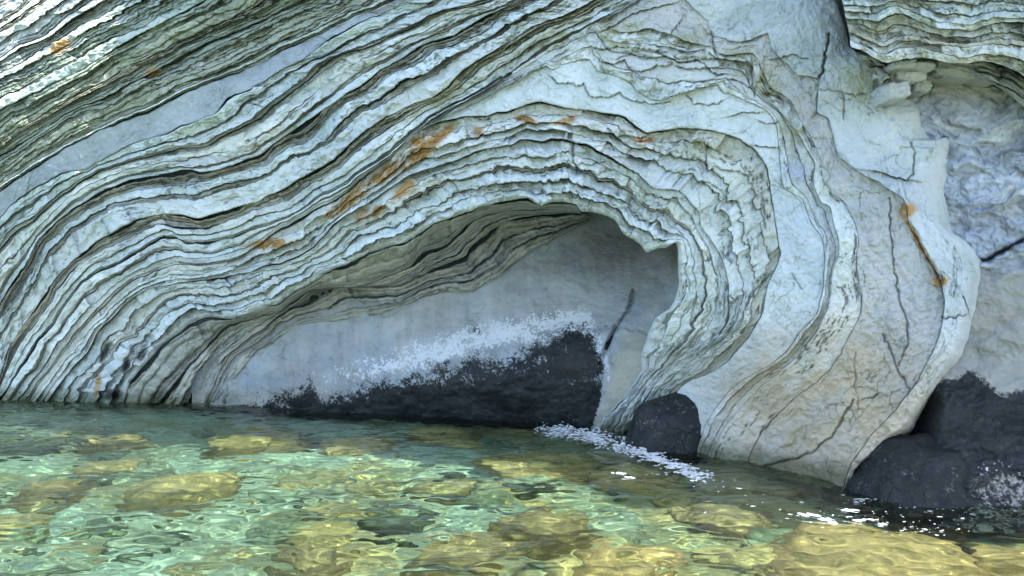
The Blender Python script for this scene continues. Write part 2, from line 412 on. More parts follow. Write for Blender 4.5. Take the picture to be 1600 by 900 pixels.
def surface_marks(px, py):
    h = np.zeros_like(px); crack = np.zeros_like(px)
    jx = px + 2.2 * vnoise(px / 7, py / 7, 71); jy = py + 2.2 * vnoise(px / 7, py / 7, 72)
    for pl, st, fall, groove in LEDGES:
        x = [q[0] for q in pl]; y = [q[1] for q in pl]
        box = (px > min(x) - 70) & (px < max(x) + 70) & (py > min(y) - 80) & (py < max(y) + 40)
        if not box.any(): continue
        d, s = seg_dist(jx[box], jy[box], pl)
        up = (s < 0)
        h[box] += np.where(up, st * np.exp(-d / fall), 0) - groove * np.exp(-(d / 1.5) ** 2) * (~up)
        crack[box] = np.maximum(crack[box], np.exp(-(d / 1.3) ** 2) * 0.7 * (~up))
    for pl, w, dp in CRACKS:
        x = [q[0] for q in pl]; y = [q[1] for q in pl]
        box = (px > min(x) - 12) & (px < max(x) + 12) & (py > min(y) - 12) & (py < max(y) + 12)
        if not box.any(): continue
        d, s = seg_dist(jx[box], jy[box], pl)
        w = w * 0.8
        h[box] -= 0.7 * dp * np.exp(-(d / w) ** 2)
        crack[box] = np.maximum(crack[box], np.exp(-(d / w) ** 2) * (0.25 if w > 2.05 else 0.55))
    return h, crack

# ---------------------------------------------------------------- one bed of rock
STY = {   # colour, stand-out (m), relief
 'W': ((0.535, 0.58, 0.57), 0.05, 1.0),
 'V': ((0.35, 0.375, 0.405), 0.02, 0.5),
 'G': ((0.35, 0.37, 0.32), 0.02, 1.0),
 'L': ((0.39, 0.41, 0.395), -0.04, 1.0),
 'D': ((0.06, 0.078, 0.085), -0.17, 0.6),  # dark chert and gaps between beds; the gaps' shade is put into the colour
 'K': ((0.30, 0.29, 0.23), 0.03, 1.6),
 'O': ((0.50, 0.50, 0.44), 0.03, 1.0),
 'C': ((0.37, 0.38, 0.33), 0.02, 0.9),
 'M': ((0.51, 0.555, 0.56), 0.05, 0.42),
 'B': ((0.47, 0.48, 0.465), 0.05, 0.75),
}
def parse(spec):
    out = []
    for w in spec.split():
        out.append((w[0], float(w[1:])))
    return out

CLIFF = tag(empty("cliff"), "pale folded limestone cliff with layered beds arching over a sea cave", None, None, "structure")
BED_NO = [0]
def algae_at(px, py):
    # black tide-line film low on the rock at the foot of the buttress and around the cave end
    a = np.full_like(px, -1.0)
    return a

def build_band(a, b, spec, dA=None, dB=None, parent=CLIFF, step=1.7, ptsA=None, ptsB=None, tA=None, tB=None,
               side_in=0.3, side_out=0.3, var=0.42, tone=(1, 1, 1), labels=None, blocky=1.5, name="rock_layer", jag=0.9, round_out=0.0, round_in=0.0, ledge=1.0):
    A, B = pair(a, b, tA, tB, ptsA, ptsB, step)
    N = len(A)
    beds = parse(spec)
    mid = 0.5 * (A + B)
    s = np.r_[0, np.cumsum(np.hypot(*np.diff(mid, axis=0).T))]
    seed0 = BED_NO[0] * 13 + 101
    w = []
    for j, (st, wt) in enumerate(beds):
        m = np.exp((var * 1.25 if st == 'D' else var) * 1.6 * fbm(s / 95.0, 0.37 * j + 3.1, seed0 + j, 3))
        limb = sstep(985, 1090, mid[:, 0]) * sstep(200, 260, mid[:, 1])
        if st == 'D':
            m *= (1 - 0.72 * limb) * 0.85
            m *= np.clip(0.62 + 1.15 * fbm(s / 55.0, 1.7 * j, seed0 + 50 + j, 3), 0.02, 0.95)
        else:
            seg = np.floor(s / 24.0 + 1.1 * vnoise(s / 31.0, 2.3 * j, seed0 + 80 + j))
            m *= 1 + jag * (0.30 * (_hash(seg, seg * 0, seed0 + j) - 0.5) + 0.10 * vnoise(s / 7.0, 0.9 * j, seed0 + 90 + j))
        w.append(wt * np.maximum(m, 0.02))
    w = np.array(w); F = np.vstack([np.zeros(N), np.cumsum(w, 0)]) / w.sum(0)
    YA = dA(A[:, 0], A[:, 1]) if dA else depth(A[:, 0], A[:, 1])
    YB = dB(B[:, 0], B[:, 1]) if dB else depth(B[:, 0], B[:, 1])
    thick_total = np.hypot(*(B - A).T)
    made = []
    for j, (st, wt) in enumerate(beds):
        BED_NO[0] += 1
        sd = BED_NO[0] * 7
        r = random.Random(sd)
        f0, f1 = F[j], F[j + 1]
        th = (f1 - f0) * thick_total                       # thickness in px along the bed
        rows = int(np.clip(np.percentile(th, 90) / 1.8, 3, 100))
        tt = np.concatenate([[0.0], np.linspace(0.0, 1.0, rows + 2), [1.0]])
        # squeeze the outermost rows to a crisp arris
        tt[2:-2] = np.clip(tt[2:-2], 0, 1)
        t = tt[None, :]
        f = f0[:, None] + (f1 - f0)[:, None] * t
        pos = A[:, None, :] * (1 - f[..., None]) + B[:, None, :] * f[..., None]
        Y = YA[:, None] * (1 - f) + YB[:, None] * f
        col, stand, relief = STY[st]
        px, py = pos[..., 0], pos[..., 1]
        S = s[:, None] + 0 * t
        thm = th[:, None]
        # blocks along the bed, broken by cross joints
        bl = r.uniform(40, 90) * (0.6 if st in 'LK' else 1.0)
        jog = s + 6 * vnoise(s / 9.0, sd, 3)
        bid = np.floor(jog / bl + 0.9 * vnoise(s / (bl * 1.7), sd, 4))
        boff = (_hash(bid, bid * 0, sd) - 0.5)[:, None]
        btilt = (_hash(bid, bid * 0 + 5, sd) - 0.5)[:, None]
        jd = np.zeros(N); ch = np.r_[False, bid[1:] != bid[:-1]]
        jd[ch] = 1; jd = np.maximum(jd, np.r_[jd[1:], 0])
        d = stand + 0.035 * r.uniform(-1, 1) + 0 * Y
        d = d + 0.045 * fbm(S / 120.0, sd * 0.7 + 0.2 * t, sd + 1, 3)
        sc = np.clip(thm / 14.0, 0.25, 1.6)
        calm = (1 - 0.6 * sstep(985, 1090, px) * sstep(200, 260, py)) if st in 'WOL' else 1.0
        sc = sc * calm
        d = d + blocky * relief * (0.075 * boff + 0.07 * btilt * (t - 0.5)) * sc * np.where(thm > 34, 0.25, 1.0)
        d = d + ledge * r.uniform(-0.2 if ledge == 1 else 0.25, 1.0) * 0.085 * (t - 0.5) * sc          # lower arris usually stands out
        nseed = 400 + (sd % 50)
        # broken plates: stepped relief with ragged edges
        pl = fbm(S / 46.0 + 0.6 * vnoise(px / 15, py / 15, 8), t * thm / 19.0 + 0.5 * vnoise(px / 13, py / 13, 9), nseed, 4, 0.55)
        q = pl * 5.0; fl = np.floor(q); fr = q - fl
        terr = (fl + sstep(0.80, 1.0, fr)) / 5.0
        d = d + 0.125 * relief * terr * calm * np.clip(thm / 16.0, 0.15, 1.0) * np.where(thm > 22, np.clip(22 / thm, 0.45, 1), 1)
        d = d + (0.4 + 0.6 * relief) * 0.020 * fbm(px / 9.0, py / 9.0, nseed + 3, 3, 0.6) + 0.007 * fbm(px / 3.6, py / 3.6, nseed + 4, 2)
        if st in 'LKCG':
            nl = max(2, int(np.percentile(th, 75) / (8.0 if st == 'L' else 15.0)))
            u = t * nl + 0.55 * fbm(S / 40.0, t * 2.0 + sd, nseed + 6, 3)
            lam = _hash(np.floor(u), np.floor(u) * 0 + np.floor(S / 55.0 + 0.8 * vnoise(S / 21, np.floor(u), 12)), sd) - 0.5
            gap = np.exp(-((u - np.round(u)) / 0.13) ** 2)
            amp = np.clip(thm / nl / 5.0, 0.1, 1.0)
            d = d + (0.05 * lam - 0.06 * gap) * amp * (1.4 if st == 'K' else 1.0)
            # bed colours differ lamina by lamina
            lamc = 1.0 + 0.28 * lam - 0.28 * gap
        else:
            lamc = 1.0 + 0 * d
        if st == 'K':
            d = d + 0.05 * np.abs(fbm(px / 6.0, py / 6.0, 77, 2))
        # short bedding-parallel cracks that open and close along the bed
        ln = fbm(S / 60.0, t * thm / 7.0 + 3.3 * sd, nseed + 11, 3)
        lens = np.exp(-(ln / 0.055) ** 2) * sstep(0.05, 0.35, vnoise(S / 55.0, t * thm / 16.0 + sd, nseed + 12)) * (st not in 'D') * np.clip(thm / 9 - 0.4, 0, 1)
        if st in 'MBV': lens = lens * (0.0 if st == 'B' else 0.3)
        d = d - 0.045 * lens
        h, crk = surface_marks(px, py)
        crk = np.maximum(crk, 0.55 * lens)
        if st in 'WMBO': d = d + h
        d = d - 0.035 * jd[:, None] * relief * (st in 'WOKC') * np.clip(thm / 10, 0, 1) * (thm < 34) * (_hash(bid, bid * 0 + 9, sd)[:, None] > 0.72) * sstep(-0.3, 0.3, vnoise(t * 3.0 + 0 * S, S / 40.0, sd + 77))
        nod = blob(px, py, NODULE, 1.2)
        d = d - 0.06 * nod
        if j == 0 and round_out: d = d - round_out * np.clip(1 - t / 0.45, 0, 1) ** 2.2 * np.clip(thm / 60, 0.15, 1) * (0.25 + 0.75 * sstep(150, 300, py))
        if j == len(beds) - 1 and round_in: d = d - round_in * np.clip(1 - (1 - t) / 0.6, 0, 1) ** 2 * np.clip(thm / 14, 0.2, 1)
        # side rows run back into the cliff, a little beyond the bedding plane so that neighbours overlap
        e = 0.9
        di = d.copy()
        sin_ = side_in if j == len(beds) - 1 else 0.3
        sout = side_out if j == 0 else 0.3
        bev = np.clip(thm[:, 0] / 10, 0.2, 1) * 0.02
        di[:, 1] -= bev; di[:, -2] -= bev
        di[:, 0] = np.minimum(di[:, 1], 0) - sout; di[:, -1] = np.minimum(di[:, -2], 0) - sin_
        Pp = warp(pos)
        nrm = (B - A) / np.maximum(thick_total, 1e-3)[:, None]
        Pp[:, 0] -= nrm * e; Pp[:, -1] += nrm * e
        co = world_pt(Pp[..., 0], Pp[..., 1], Y - di)
        # colour
        base = np.array(col) * np.array(tone) * (1 + 0.10 * r.uniform(-1, 1))
        hue = r.uniform(-1, 1)
        base = base * np.array([1 + 0.03 * hue, 1.0, 1 - 0.04 * hue])
        C = base[None, None, :] * np.ones(px.shape + (1,))
        C = C * (lamc * (1 + 0.10 * fbm(S / 60.0, t * 1.5 + sd, sd + 9, 3) + 0.10 * boff))[..., None]
        zv = px * 0.55 + py
        zone = 0.85 * sstep(430, 270, zv) * sstep(70, 150, zv)                        # the upper left beds are greener and darker
        C = C * (1 - zone[..., None] * (1 - np.array([0.80, 0.85, 0.75])))
        ol = np.clip(blob(px, py, OLIVE) * (0.75 + 0.5 * fbm(px / 8, py / 8, 33, 3)), 0, 1)[..., None]
        C = C * (1 - ol) + ol * np.array([0.36, 0.37, 0.25])
        ru = np.clip(blob(px, py, RUST) * (1.05 + 0.9 * fbm(px / 9, py / 9, 34, 3)), 0, 0.97)[..., None] * (0.25 if st == 'D' else 1)
        C = C * (1 - ru) + ru * np.array([0.38, 0.225, 0.08])
        be = np.exp(-(((px - 1285) / 190) ** 2 + ((py - 640) / 135) ** 2) ** 2) * np.clip(0.95 + 0.7 * fbm(px / 40, py / 40, 36, 4), 0, 1)
        be = be[..., None]
        C = C * (1 - be) + be * np.array([0.45, 0.385, 0.275])
        stn = fbm(px / 70 + 0.5 * fbm(px / 30, py / 30, 44, 2), py / 70, 45, 4)
        C = C * (1 + 0.16 * stn[..., None] * np.array([1.0, 0.75, 0.45]))
        lav = np.exp(-(((px - 1243) / 24) ** 2 + ((py - 268) / 17) ** 2) ** 2)[..., None]
        C = C * (1 - 0.8 * lav) + 0.8 * lav * np.array([0.40, 0.43, 0.52])
        C = C * (1 - 0.7 * crk[..., None]) * (1 - 0.85 * nod[..., None])
        alg = np.full(px.shape, -1.5); salt = np.full(px.shape, -2.0)
        # tide line: brown-green film just above the water
        Z = co[..., 2]
        wet = sstep(0.30, 0.04, Z + 0.06 * fbm(px / 20, py / 20, 39, 3))[..., None]
        C = C * (1 - wet * (1 - np.array([0.36, 0.37, 0.28])))
        ob = make_mesh(name, co, grid_quads(N, len(tt)), ROCK_ROUGH if st in 'KB' else ROCK, parent,
                       {"rock": C.reshape(-1, 3), "algae": alg.ravel(), "salt": salt.ravel()})
        made.append(ob)
    return made

def cave_t(k):
    def fn(px, py):
        return depth(px, py) * (1 - k) + slab_depth(px, py) * k - 0.02
    return fn
clipped13 = P("180,670 190,645 197,620 207,592 225,572 250,542 280,520 295,507 325,497 362,497 400,486 422,478 440,474 460,457 480,445 500,431 530,417 562,402 605,385 637,377 662,360 687,347 725,332 750,325 800,313 825,310 845,322 867,315 900,320")

beds = {}
top0 = P("-60,40 0,-5 20,-30 40,-60")
beds['corner'] = build_band('KX', 'K0', "W2 K1 W3 K2 W2", ptsA=top0, tA={}, tB={}, side_out=0.6)
beds['sunlit'] = build_band('K0', 'K1', "D.4 K1.5 W3 D.3 W4 L2 D.4 W1.5", tA={}, tB={})
beds['01'] = build_band('K1', 'K2', "D.5 L3 D.4 W2 D.4 L3 G3 D.5 W2.4", tone=(.95, .95, .92))
beds['02'] = build_band('K2', 'K3', "D1 G3 L2 D.5 G6", tone=(1.05, 1.05, 1))
beds['03'] = build_band('K3', 'K4', "D.6 K2 L2 G3 D.3")
beds['04'] = build_band('K4', 'K5', "D1 G4 L2 G6 L2 D.3 W.8 D.3 L.8")
beds['05'] = build_band('K5', 'K6', "D.9 V10", var=0.25)
beds['06'] = build_band('K6', 'K7', "D.8 W4 D.25 L1.2 W4 D.3 L1.5")
beds['07'] = build_band('K7', 'K8', "D1 L1.2 W4 D.5 W4 L1.2 D.3 W2")
beds['08'] = build_band('K8', 'K9', "D1 K1 L1.8 W2.6 D.5 L1.2 W5")
beds['09'] = build_band('K9', 'K10', "D1.1 K1.4 L1.5 D.5 W2.6 D.6 W2 L.8")
beds['10'] = build_band('K10', 'K11', "D1.2 W2.6 L1.2 D.5 W2.6 D.4 W2.2 L1", tA={'a': (275, 370), 'b': (540, 288), 'c2': (630, 222)}, ptsB=T['K11'][:20], ptsA=T['K10'][:28], tB={'a': (275, 413), 'b': (540, 301), 'c2': (620, 240)})
beds['11'] = build_band('K11', 'K12', "D.7 O2.6 W2.4 D.3 W2.4 D.2 W2.6", blocky=1.9, jag=1.25, ledge=1.9, tone=(1.08, 1.08, 1.07))
beds['12'] = build_band('K12', 'K13', "D.6 W2.6 D.2 W2.4 L.7 D.3 W3 D.2 W2.6 D.2 W3", side_in=1.7, blocky=1.8, jag=1.25, round_in=0.14, ledge=1.9, tone=(1.08, 1.08, 1.07))
beds['13'] = build_band('K13', 'K13b', "D1 C3 L1", dB=cave_t(0.45), ptsA=clipped13, tA=TIES13L)
beds['14'] = build_band('K13b', 'K14', "D1.4 C3 L1.6 D.5 C2", dA=cave_t(0.45), dB=cave_t(0.8))
beds['15'] = build_band('K14', 'K15', "D1.6 C2.4 D.5 L2 D.4 C2", dA=cave_t(0.8), dB=cave_t(1.0))
beds['m1'] = build_band('M1', 'K11', "M10", ptsB=T['K11'][19:], step=1.6, var=0.1, blocky=0.3)
beds['k10m1'] = build_band('K10', 'M1', "L1 W1.5", ptsA=T['K10'][27:32], ptsB=T['M1'][:4], tA={}, tB={})
beds['m2'] = build_band('M2', 'M1', "W3 D.12 M5 D.12 W3", ptsB=T['M1'][3:], blocky=0.6, var=0.3, jag=0.5)
beds['m3'] = build_band('M3', 'M2', "B5 W2", ptsB=T['M2'][3:], blocky=0.3, var=0.12, jag=0.12, tA={'d': (1206, 74), 'e': (1413, 312), 'f': (1435, 595)})
beds['e'] = build_band('E', 'M3', "M10", ptsB=T['M3'], blocky=0.25, side_out=1.0, var=0.1, round_out=0.55)

def name_bed(key, i, text): beds[key][i]["label"] = text
name_bed('05', 1, "thick smooth lavender-grey layer slanting across the upper left")
name_bed('m1', 0, "massive pale layer arching over the cave and down its right side")
name_bed('e', 0, "outermost smooth pale layer bulging over the water at right")
name_bed('m3', 0, "broad rough beige layer of the buttress foot")
name_bed('08', 6, "thick white layer with a dark shadowed underside")
name_bed('11', 1, "rust-stained layer just above the arch")
name_bed('12', len(beds['12']) - 1, "ragged white layer forming the lip of the cave")

# jointed beds overhanging the far right corner
def flat_d(v, sl=0.0):
    return lambda px, py: v + (px - 1450) / 100.0 * sl + 0.06 * fbm(px / 40, py / 40, 640, 3)
OA = P("1296,-75 1340,-70 1400,-66 1470,-62 1540,-66 1620,-60 2100,-66")
OM = P("1322,26 1345,30 1372,34 1388,24 1408,22 1436,34 1470,44 1520,46 1536,40 1560,36 1590,34 1640,40 2100,60")
OB = P("1330,72 1345,79 1362,89 1386,97 1420,92 1440,90 1480,97 1512,98 1530,94 1560,98 1590,112 1640,140 2100,200")
OC = P("1396,150 1405,140 1420,128 1445,126 1470,124 1500,116 1530,122 1560,136 1590,158 1640,190 2100,260")
beds['o1'] = build_band('OA', 'OM', "W4 D.3 W4 D.3 W3 D.25 W2.2 D.2 W1.8 D.2 W1.8", ptsA=OA, ptsB=OM, dA=flat_d(7.75), dB=flat_d(7.9), blocky=1.6, jag=0.7, side_out=0.8, side_in=0.5)
beds['o2'] = build_band('OM', 'OB', "D.5 W2.4 D.2 W2 O1.2 D.25 W2.6 D.25 W2.4", ptsA=OM, ptsB=OB, dA=flat_d(7.95), dB=flat_d(8.0), blocky=1.7, jag=0.7, side_in=1.2)
beds['o3'] = build_band('OB', 'OC', "D.8 L2 D.3 W2 D.4 W2.2", ptsA=OB, ptsB=OC, dA=flat_d(8.3), dB=flat_d(8.5), blocky=1.7, jag=0.7, side_in=0.6, tone=(.9, .9, .9))

# ---------------------------------------------------------------- patches of unbedded rock
def patch(name, x0, x1, y0, y1, dfun, cfun, step=1.8, mat=ROCK, parent=CLIFF):
    xs = np.arange(x0, x1 + step, step); ys = np.arange(y0, y1 + step, step)
    px, py = np.meshgrid(xs, ys, indexing='ij')
    Y = dfun(px, py)
    C, alg, salt = cfun(px, py)
    co = world_pt(px, py, Y)
    return make_mesh(name, co, grid_quads(len(xs), len(ys)), mat, parent, {"rock": C.reshape(-1, 3), "algae": alg.ravel(), "salt": salt.ravel()})

SLAB_CRACK = P("990,455 985,480 972,498 960,518 945,550 938,565")
SLAB_CRACK2 = P("905,513 940,512 968,511 990,515 1010,520")
def slab_d(px, py):
    Y = slab_depth(px, py)
    d, _ = seg_dist(px + 2 * vnoise(px / 6, py / 6, 3), py, SLAB_CRACK); d2, _ = seg_dist(px, py + 2 * vnoise(px / 6, py / 6, 3), SLAB_CRACK2)
    Y = Y + 0.12 * np.exp(-(d / 3.2) ** 2) + 0.06 * np.exp(-(d2 / 2) ** 2)
    Y = Y - 0.08 * fbm(px / 90, py / 60, 201, 5) - 0.012 * fbm(px / 12, py / 9, 202, 3)
    Y = Y - 0.16 * sstep(-14, 14, (px - 955) + (py - 560) * 0.35 + 8 * vnoise(px / 20, py / 20, 61)) * sstep(520, 560, py)
    return Y
def slab_c(px, py):
    C = np.array([0.33, 0.36, 0.375]) * np.ones(px.shape + (1,))
    C = C * (1 + 0.28 * fbm(px / 45, py / 30, 203, 5) + 0.12 * fbm(px / 9, py / 70, 206, 4))[..., None] * (1 + 0.10 * fbm(px / 30, py / 30, 207, 3)[..., None] * np.array([1, .3, -.6]))
    edge = np.interp(px, [340, 400, 440, 470, 486, 500, 560, 600, 660, 740, 800, 860, 900, 925, 945, 960, 990], [632, 612, 602, 575, 565, 606, 604, 592, 578, 556, 543, 530, 522, 535, 580, 640, 720])
    edge = edge - 26 * sstep(480, 560, px)
    sgn = (py - edge) / np.interp(px, [400, 600, 750, 900], [34, 40, 58, 66])
    pink = sstep(30, 10, np.abs(py - 628) ) * sstep(560, 500, px)
    C = C * (1 - pink[..., None] * (1 - np.array([0.98, 0.9, 0.80])))
    right = sstep(-12, 12, px - (962 + (560 - py) * 0.30)) * sstep(505, 530, py)
    C = C * (1 - right[..., None]) + right[..., None] * np.array([0.38, 0.38, 0.32])
    alg = np.clip(sgn, -1.5, 1.6) * 0.75 + 0.10 + 0.55 * fbm(px / 60, py / 26, 204, 4) - 2.5 * right
    strip = np.exp(-(((px - 905) / 22) ** 2 + ((py - 510) / 40) ** 2)) * 0.9 + np.exp(-(((px - 745) / 7) ** 2 + ((py - 517) / 8) ** 2)) * 1.4
    dC, _ = seg_dist(px, py, SLAB_CRACK)
    strip = strip + 1.5 * np.exp(-(dC / 3.5) ** 2)
    alg = alg + strip
    band = np.exp(-((py - edge - 2) / np.where(py < edge + 2, 38.0, 40.0)) ** 2) * (0.55 + 0.5 * sstep(420, 700, px)) * sstep(390, 470, px)
    salt = band * 1.55 - 0.85 + 0.35 * fbm(px / 40, py / 14, 205, 4) - right
    salt = np.where(py < edge - 110, -2, salt)
    return C, alg, salt
slab = patch("cave_wall", 300, 1120, 290, 715, slab_d, slab_c, 1.6)
tag(slab, "smooth grey rock slab inside the cave, black with algae at the waterline")

# recessed wall beyond the buttress
WALL_CRACK = P("1520,408 1545,405 1575,388 1600,374 1640,356")
def wall_d(px, py):
    base = np.interp(py, [-60, 60, 130, 250, 400, 560, 680, 760, 900], [8.75, 8.72, 8.66, 8.56, 8.48, 8.3, 7.75, 7.45, 6.9])
    base = base - (px - 1500) / 100 * 0.06
    d, s = seg_dist(px, py + 3 * vnoise(px / 9, py / 9, 3), WALL_CRACK)
    sw = fbm(px / 55 + 1.2 * fbm(px / 60, py / 40, 92, 3), py / 22 + 1.1 * fbm(px / 50, py / 50, 93, 3), 91, 5, 0.55)
    q = sw * 5; terr = (np.floor(q) + sstep(0.75, 1, q - np.floor(q))) / 5
    Y = base - (0.12 - 0.08 * sstep(400, 450, py)) * terr - 0.07 * fbm(px / 80, py / 60, 97, 4) - 0.009 * fbm(px / 8, py / 8, 94, 3)
    Y = Y + 0.22 * np.exp(-(d / 3.5) ** 2) - np.where(s > 0, 0.10 * np.exp(-d / 30), 0)
    Y = Y + 0.9 * sstep(1478, 1392, px) * sstep(560, 640, py)
    # ledge running down to the right under the overhang
    d2, s2 = seg_dist(px, py, P("1440,200 1470,165 1510,140 1560,135 1620,165"))
    return Y
def wall_c(px, py):
    C = np.array([0.33, 0.37, 0.43]) * np.ones(px.shape + (1,))
    g = sstep(0.0, 0.35, fbm(px / 45, py / 30, 95, 4))[..., None]
    C = C * (1 - 0.35 * g) + 0.35 * g * np.array([0.52, 0.54, 0.54])
    sw = fbm(px / 34 + 1.4 * fbm(px / 60, py / 40, 92, 3), py / 15 + 1.2 * fbm(px / 50, py / 50, 93, 3), 91, 5, 0.6)[..., None]
    C = C * (1 + 0.75 * sw)
    low = 0.9 * sstep(395, 440, py)[..., None]
    C = C * (1 - low) + low * np.array([0.27, 0.27, 0.235])
    up = sstep(180, 130, py)[..., None]
    C = C * (1 - up) + up * np.array([0.40, 0.41, 0.36])
    d, s = seg_dist(px, py, WALL_CRACK)
    C = C * (1 - 0.6 * np.exp(-(d / 2.5) ** 2))[..., None]
    edge = np.interp(px, [1400, 1480, 1520, 1560, 1620, 1700], [610, 590, 572, 600, 585, 570]) + 14 * fbm(px / 40, py / 40, 96, 3)
    low_end = np.interp(px, [1300, 1480, 1520, 1560, 1600, 1700], [900, 900, 735, 725, 745, 760])
    alg = np.clip((py - edge) / 18.0, -1.5, 1.6) - 0.95 * sstep(-12, 12, py - low_end)
    salt = np.exp(-((py - low_end) / 22) ** 2) * 1.3 - 1.0 + np.exp(-(((px - 1596) / 14) ** 2 + ((py - 500) / 30) ** 2)) * 1.2
    low2 = sstep(-8, 10, py - low_end)[..., None]
    C = C * (1 - low2) + low2 * np.array([0.33, 0.32, 0.29])
    return C, alg, salt
wall = patch("rock_wall", 1372, 2150, -90, 880, wall_d, wall_c, 1.9)
tag(wall, "recessed blue-grey wall beyond the bulging buttress, black near the water")

# ---------------------------------------------------------------- unseen sheet added behind the beds to block the sun
def sun_block():
    xs = np.arange(-420, 1960, 20.0); ys = np.arange(-80, 900, 20.0)
    px, py = np.meshgrid(xs, ys, indexing='ij')
    Y = depth(px, py) + 0.75
    cave = sstep(330, 420, px) * sstep(1090, 1040, px) * sstep(280, 320, py)
    Y = Y * (1 - cave) + (slab_depth(px, py) + 0.6) * cave
    Y = np.where(px > 1380, np.maximum(Y, wall_d(px, py) + 0.5), Y)
    co = world_pt(px, py, Y)
    C = np.full(px.shape + (3,), 0.3)
    return make_mesh("sun_block_sheet", co, grid_quads(len(xs), len(ys)), ROCK, CLIFF, {"rock": C.reshape(-1, 3), "algae": np.full(px.size, -2.0), "salt": np.full(px.size, -2.0)})
sun_block()

# ---------------------------------------------------------------- sea bed
def seabed_z(X, Y):
    z = -0.95 - 0.045 * np.clip(-X, -4, 12) + 0.16 * fbm(X / 1.6, Y / 1.6, 301, 4) + 0.05 * fbm(X / 0.4, Y / 0.4, 302, 3)
    z = z + 0.25 * sstep(8.5, 11.5, Y) * sstep(-6, -1, X)
    return z
def nonuni(a, b, c, fine, coarse):
    """coordinates from a to c, fine inside b=(b0,b1)"""
    return np.unique(np.r_[np.arange(a, b[0], coarse), np.arange(b[0], b[1], fine), np.arange(b[1], c, coarse)])
def seabed():
    xs = nonuni(-40, (-9, 9), 40, 0.07, 1.0); ys = nonuni(-30, (3.5, 16), 30, 0.07, 1.0)
    X, Y = np.meshgrid(xs, ys, indexing='ij')
    co = np.stack([X, Y, seabed_z(X, Y)], -1)
    return make_mesh("seabed", co, grid_quads(len(xs), len(ys), True), SEABED)
k = NT("seabed_stones")
pos = k.node("ShaderNodeNewGeometry").outputs["Position"]
n1 = k.noise(pos, 0.9, 6, 0.6); n2 = k.noise(pos, 6.0, 7, 0.65)
c = k.mix(k.ramp(n1, 0.40, 0.60), (0.34, 0.41, 0.32), (0.26, 0.25, 0.14))
sx = k.node('ShaderNodeSeparateXYZ'); k.l.new(pos, sx.inputs[0])
gm = k.ramp(k.math('ADD', k.noise(pos, 0.55, 7, 0.65), k.math('MULTIPLY', sx.outputs[0], 0.035)), 0.44, 0.58)
c = k.mix(k.math('MULTIPLY', gm, 0.85), c, (0.38, 0.27, 0.10))
c = k.mix(k.math('MULTIPLY', k.ramp(n2, 0.50, 0.66), 0.7), c, (0.09, 0.10, 0.06))
c = k.mix(k.math('MULTIPLY', k.ramp(n2, 0.46, 0.34), 0.6), c, (0.34, 0.35, 0.24))
bs = k.node("ShaderNodeBsdfPrincipled", i_Roughness=0.9); k.l.new(c, bs.inputs["Base Color"]); k.l.new(bs.outputs[0], k.out.inputs[0])
SEABED = k.m
sb = seabed(); tag(sb, "pale stony sea floor seen through the clear water", None, None, "structure")

# ---------------------------------------------------------------- sea
def wave_z(X, Y):
    z = 0.030 * fbm(X / 1.5 + 3, Y / 0.9, 401, 3) + 0.022 * fbm(X / 0.42, Y / 0.30, 402, 3)
    z = z + 0.011 * fbm(X / 0.19 + 0.3 * Y, Y / 0.12, 405, 3)
    z = z + 0.012 * (1 - np.abs(fbm(X / 0.30 + Y * 0.4, Y / 0.24, 403, 2)) * 2)
    return z
def sea():
    xs = nonuni(-45, (-9, 9), 45, 0.026, 1.5); ys = nonuni(-40, (4.2, 14.6), 32, 0.026, 1.5)
    X, Y = np.meshgrid(xs, ys, indexing='ij')
    co = np.stack([X, Y, wave_z(X, Y)], -1)
    return make_mesh("sea", co, grid_quads(len(xs), len(ys), True), WATER)
WMODE = globals().get("WMODE", "mnee")
k = NT("sea_water")
if WMODE == "mnee":
    rf = k.node("ShaderNodeBsdfRefraction", i_IOR=1.33, i_Roughness=0.0); rf.inputs[0].default_value = (0.76, 0.93, 0.845, 1)
else:
    rf = k.node("ShaderNodeBsdfTransparent"); rf.inputs[0].default_value = (0.76, 0.93, 0.845, 1)
gl = k.node("ShaderNodeBsdfGlossy", i_Roughness=0.02)
fr = k.node("ShaderNodeFresnel", i_IOR=1.33)
mx = k.node("ShaderNodeMixShader"); k.l.new(fr.outputs[0], mx.inputs[0]); k.l.new(rf.outputs[0], mx.inputs[1]); k.l.new(gl.outputs[0], mx.inputs[2])
k.l.new(mx.outputs[0], k.out.inputs[0])
WATER = k.m
se = sea(); tag(se, "clear green rippled sea water lapping at the cliff", None, None, "structure")
if WMODE == "mnee":
    sun_data.cycles.is_caustics_light = True
    se.cycles.is_caustics_caster = True
    sb.cycles.is_caustics_receiver = True

# ---------------------------------------------------------------- loose and jointed blocks
def n3(p, f, seed, o=3):
    x, y, z = p[:, 0] * f, p[:, 1] * f, p[:, 2] * f
    return (fbm(x, y, seed, o) + fbm(y + 5.2, z, seed + 1, o) + fbm(z - 3.1, x, seed + 2, o)) / 1.7

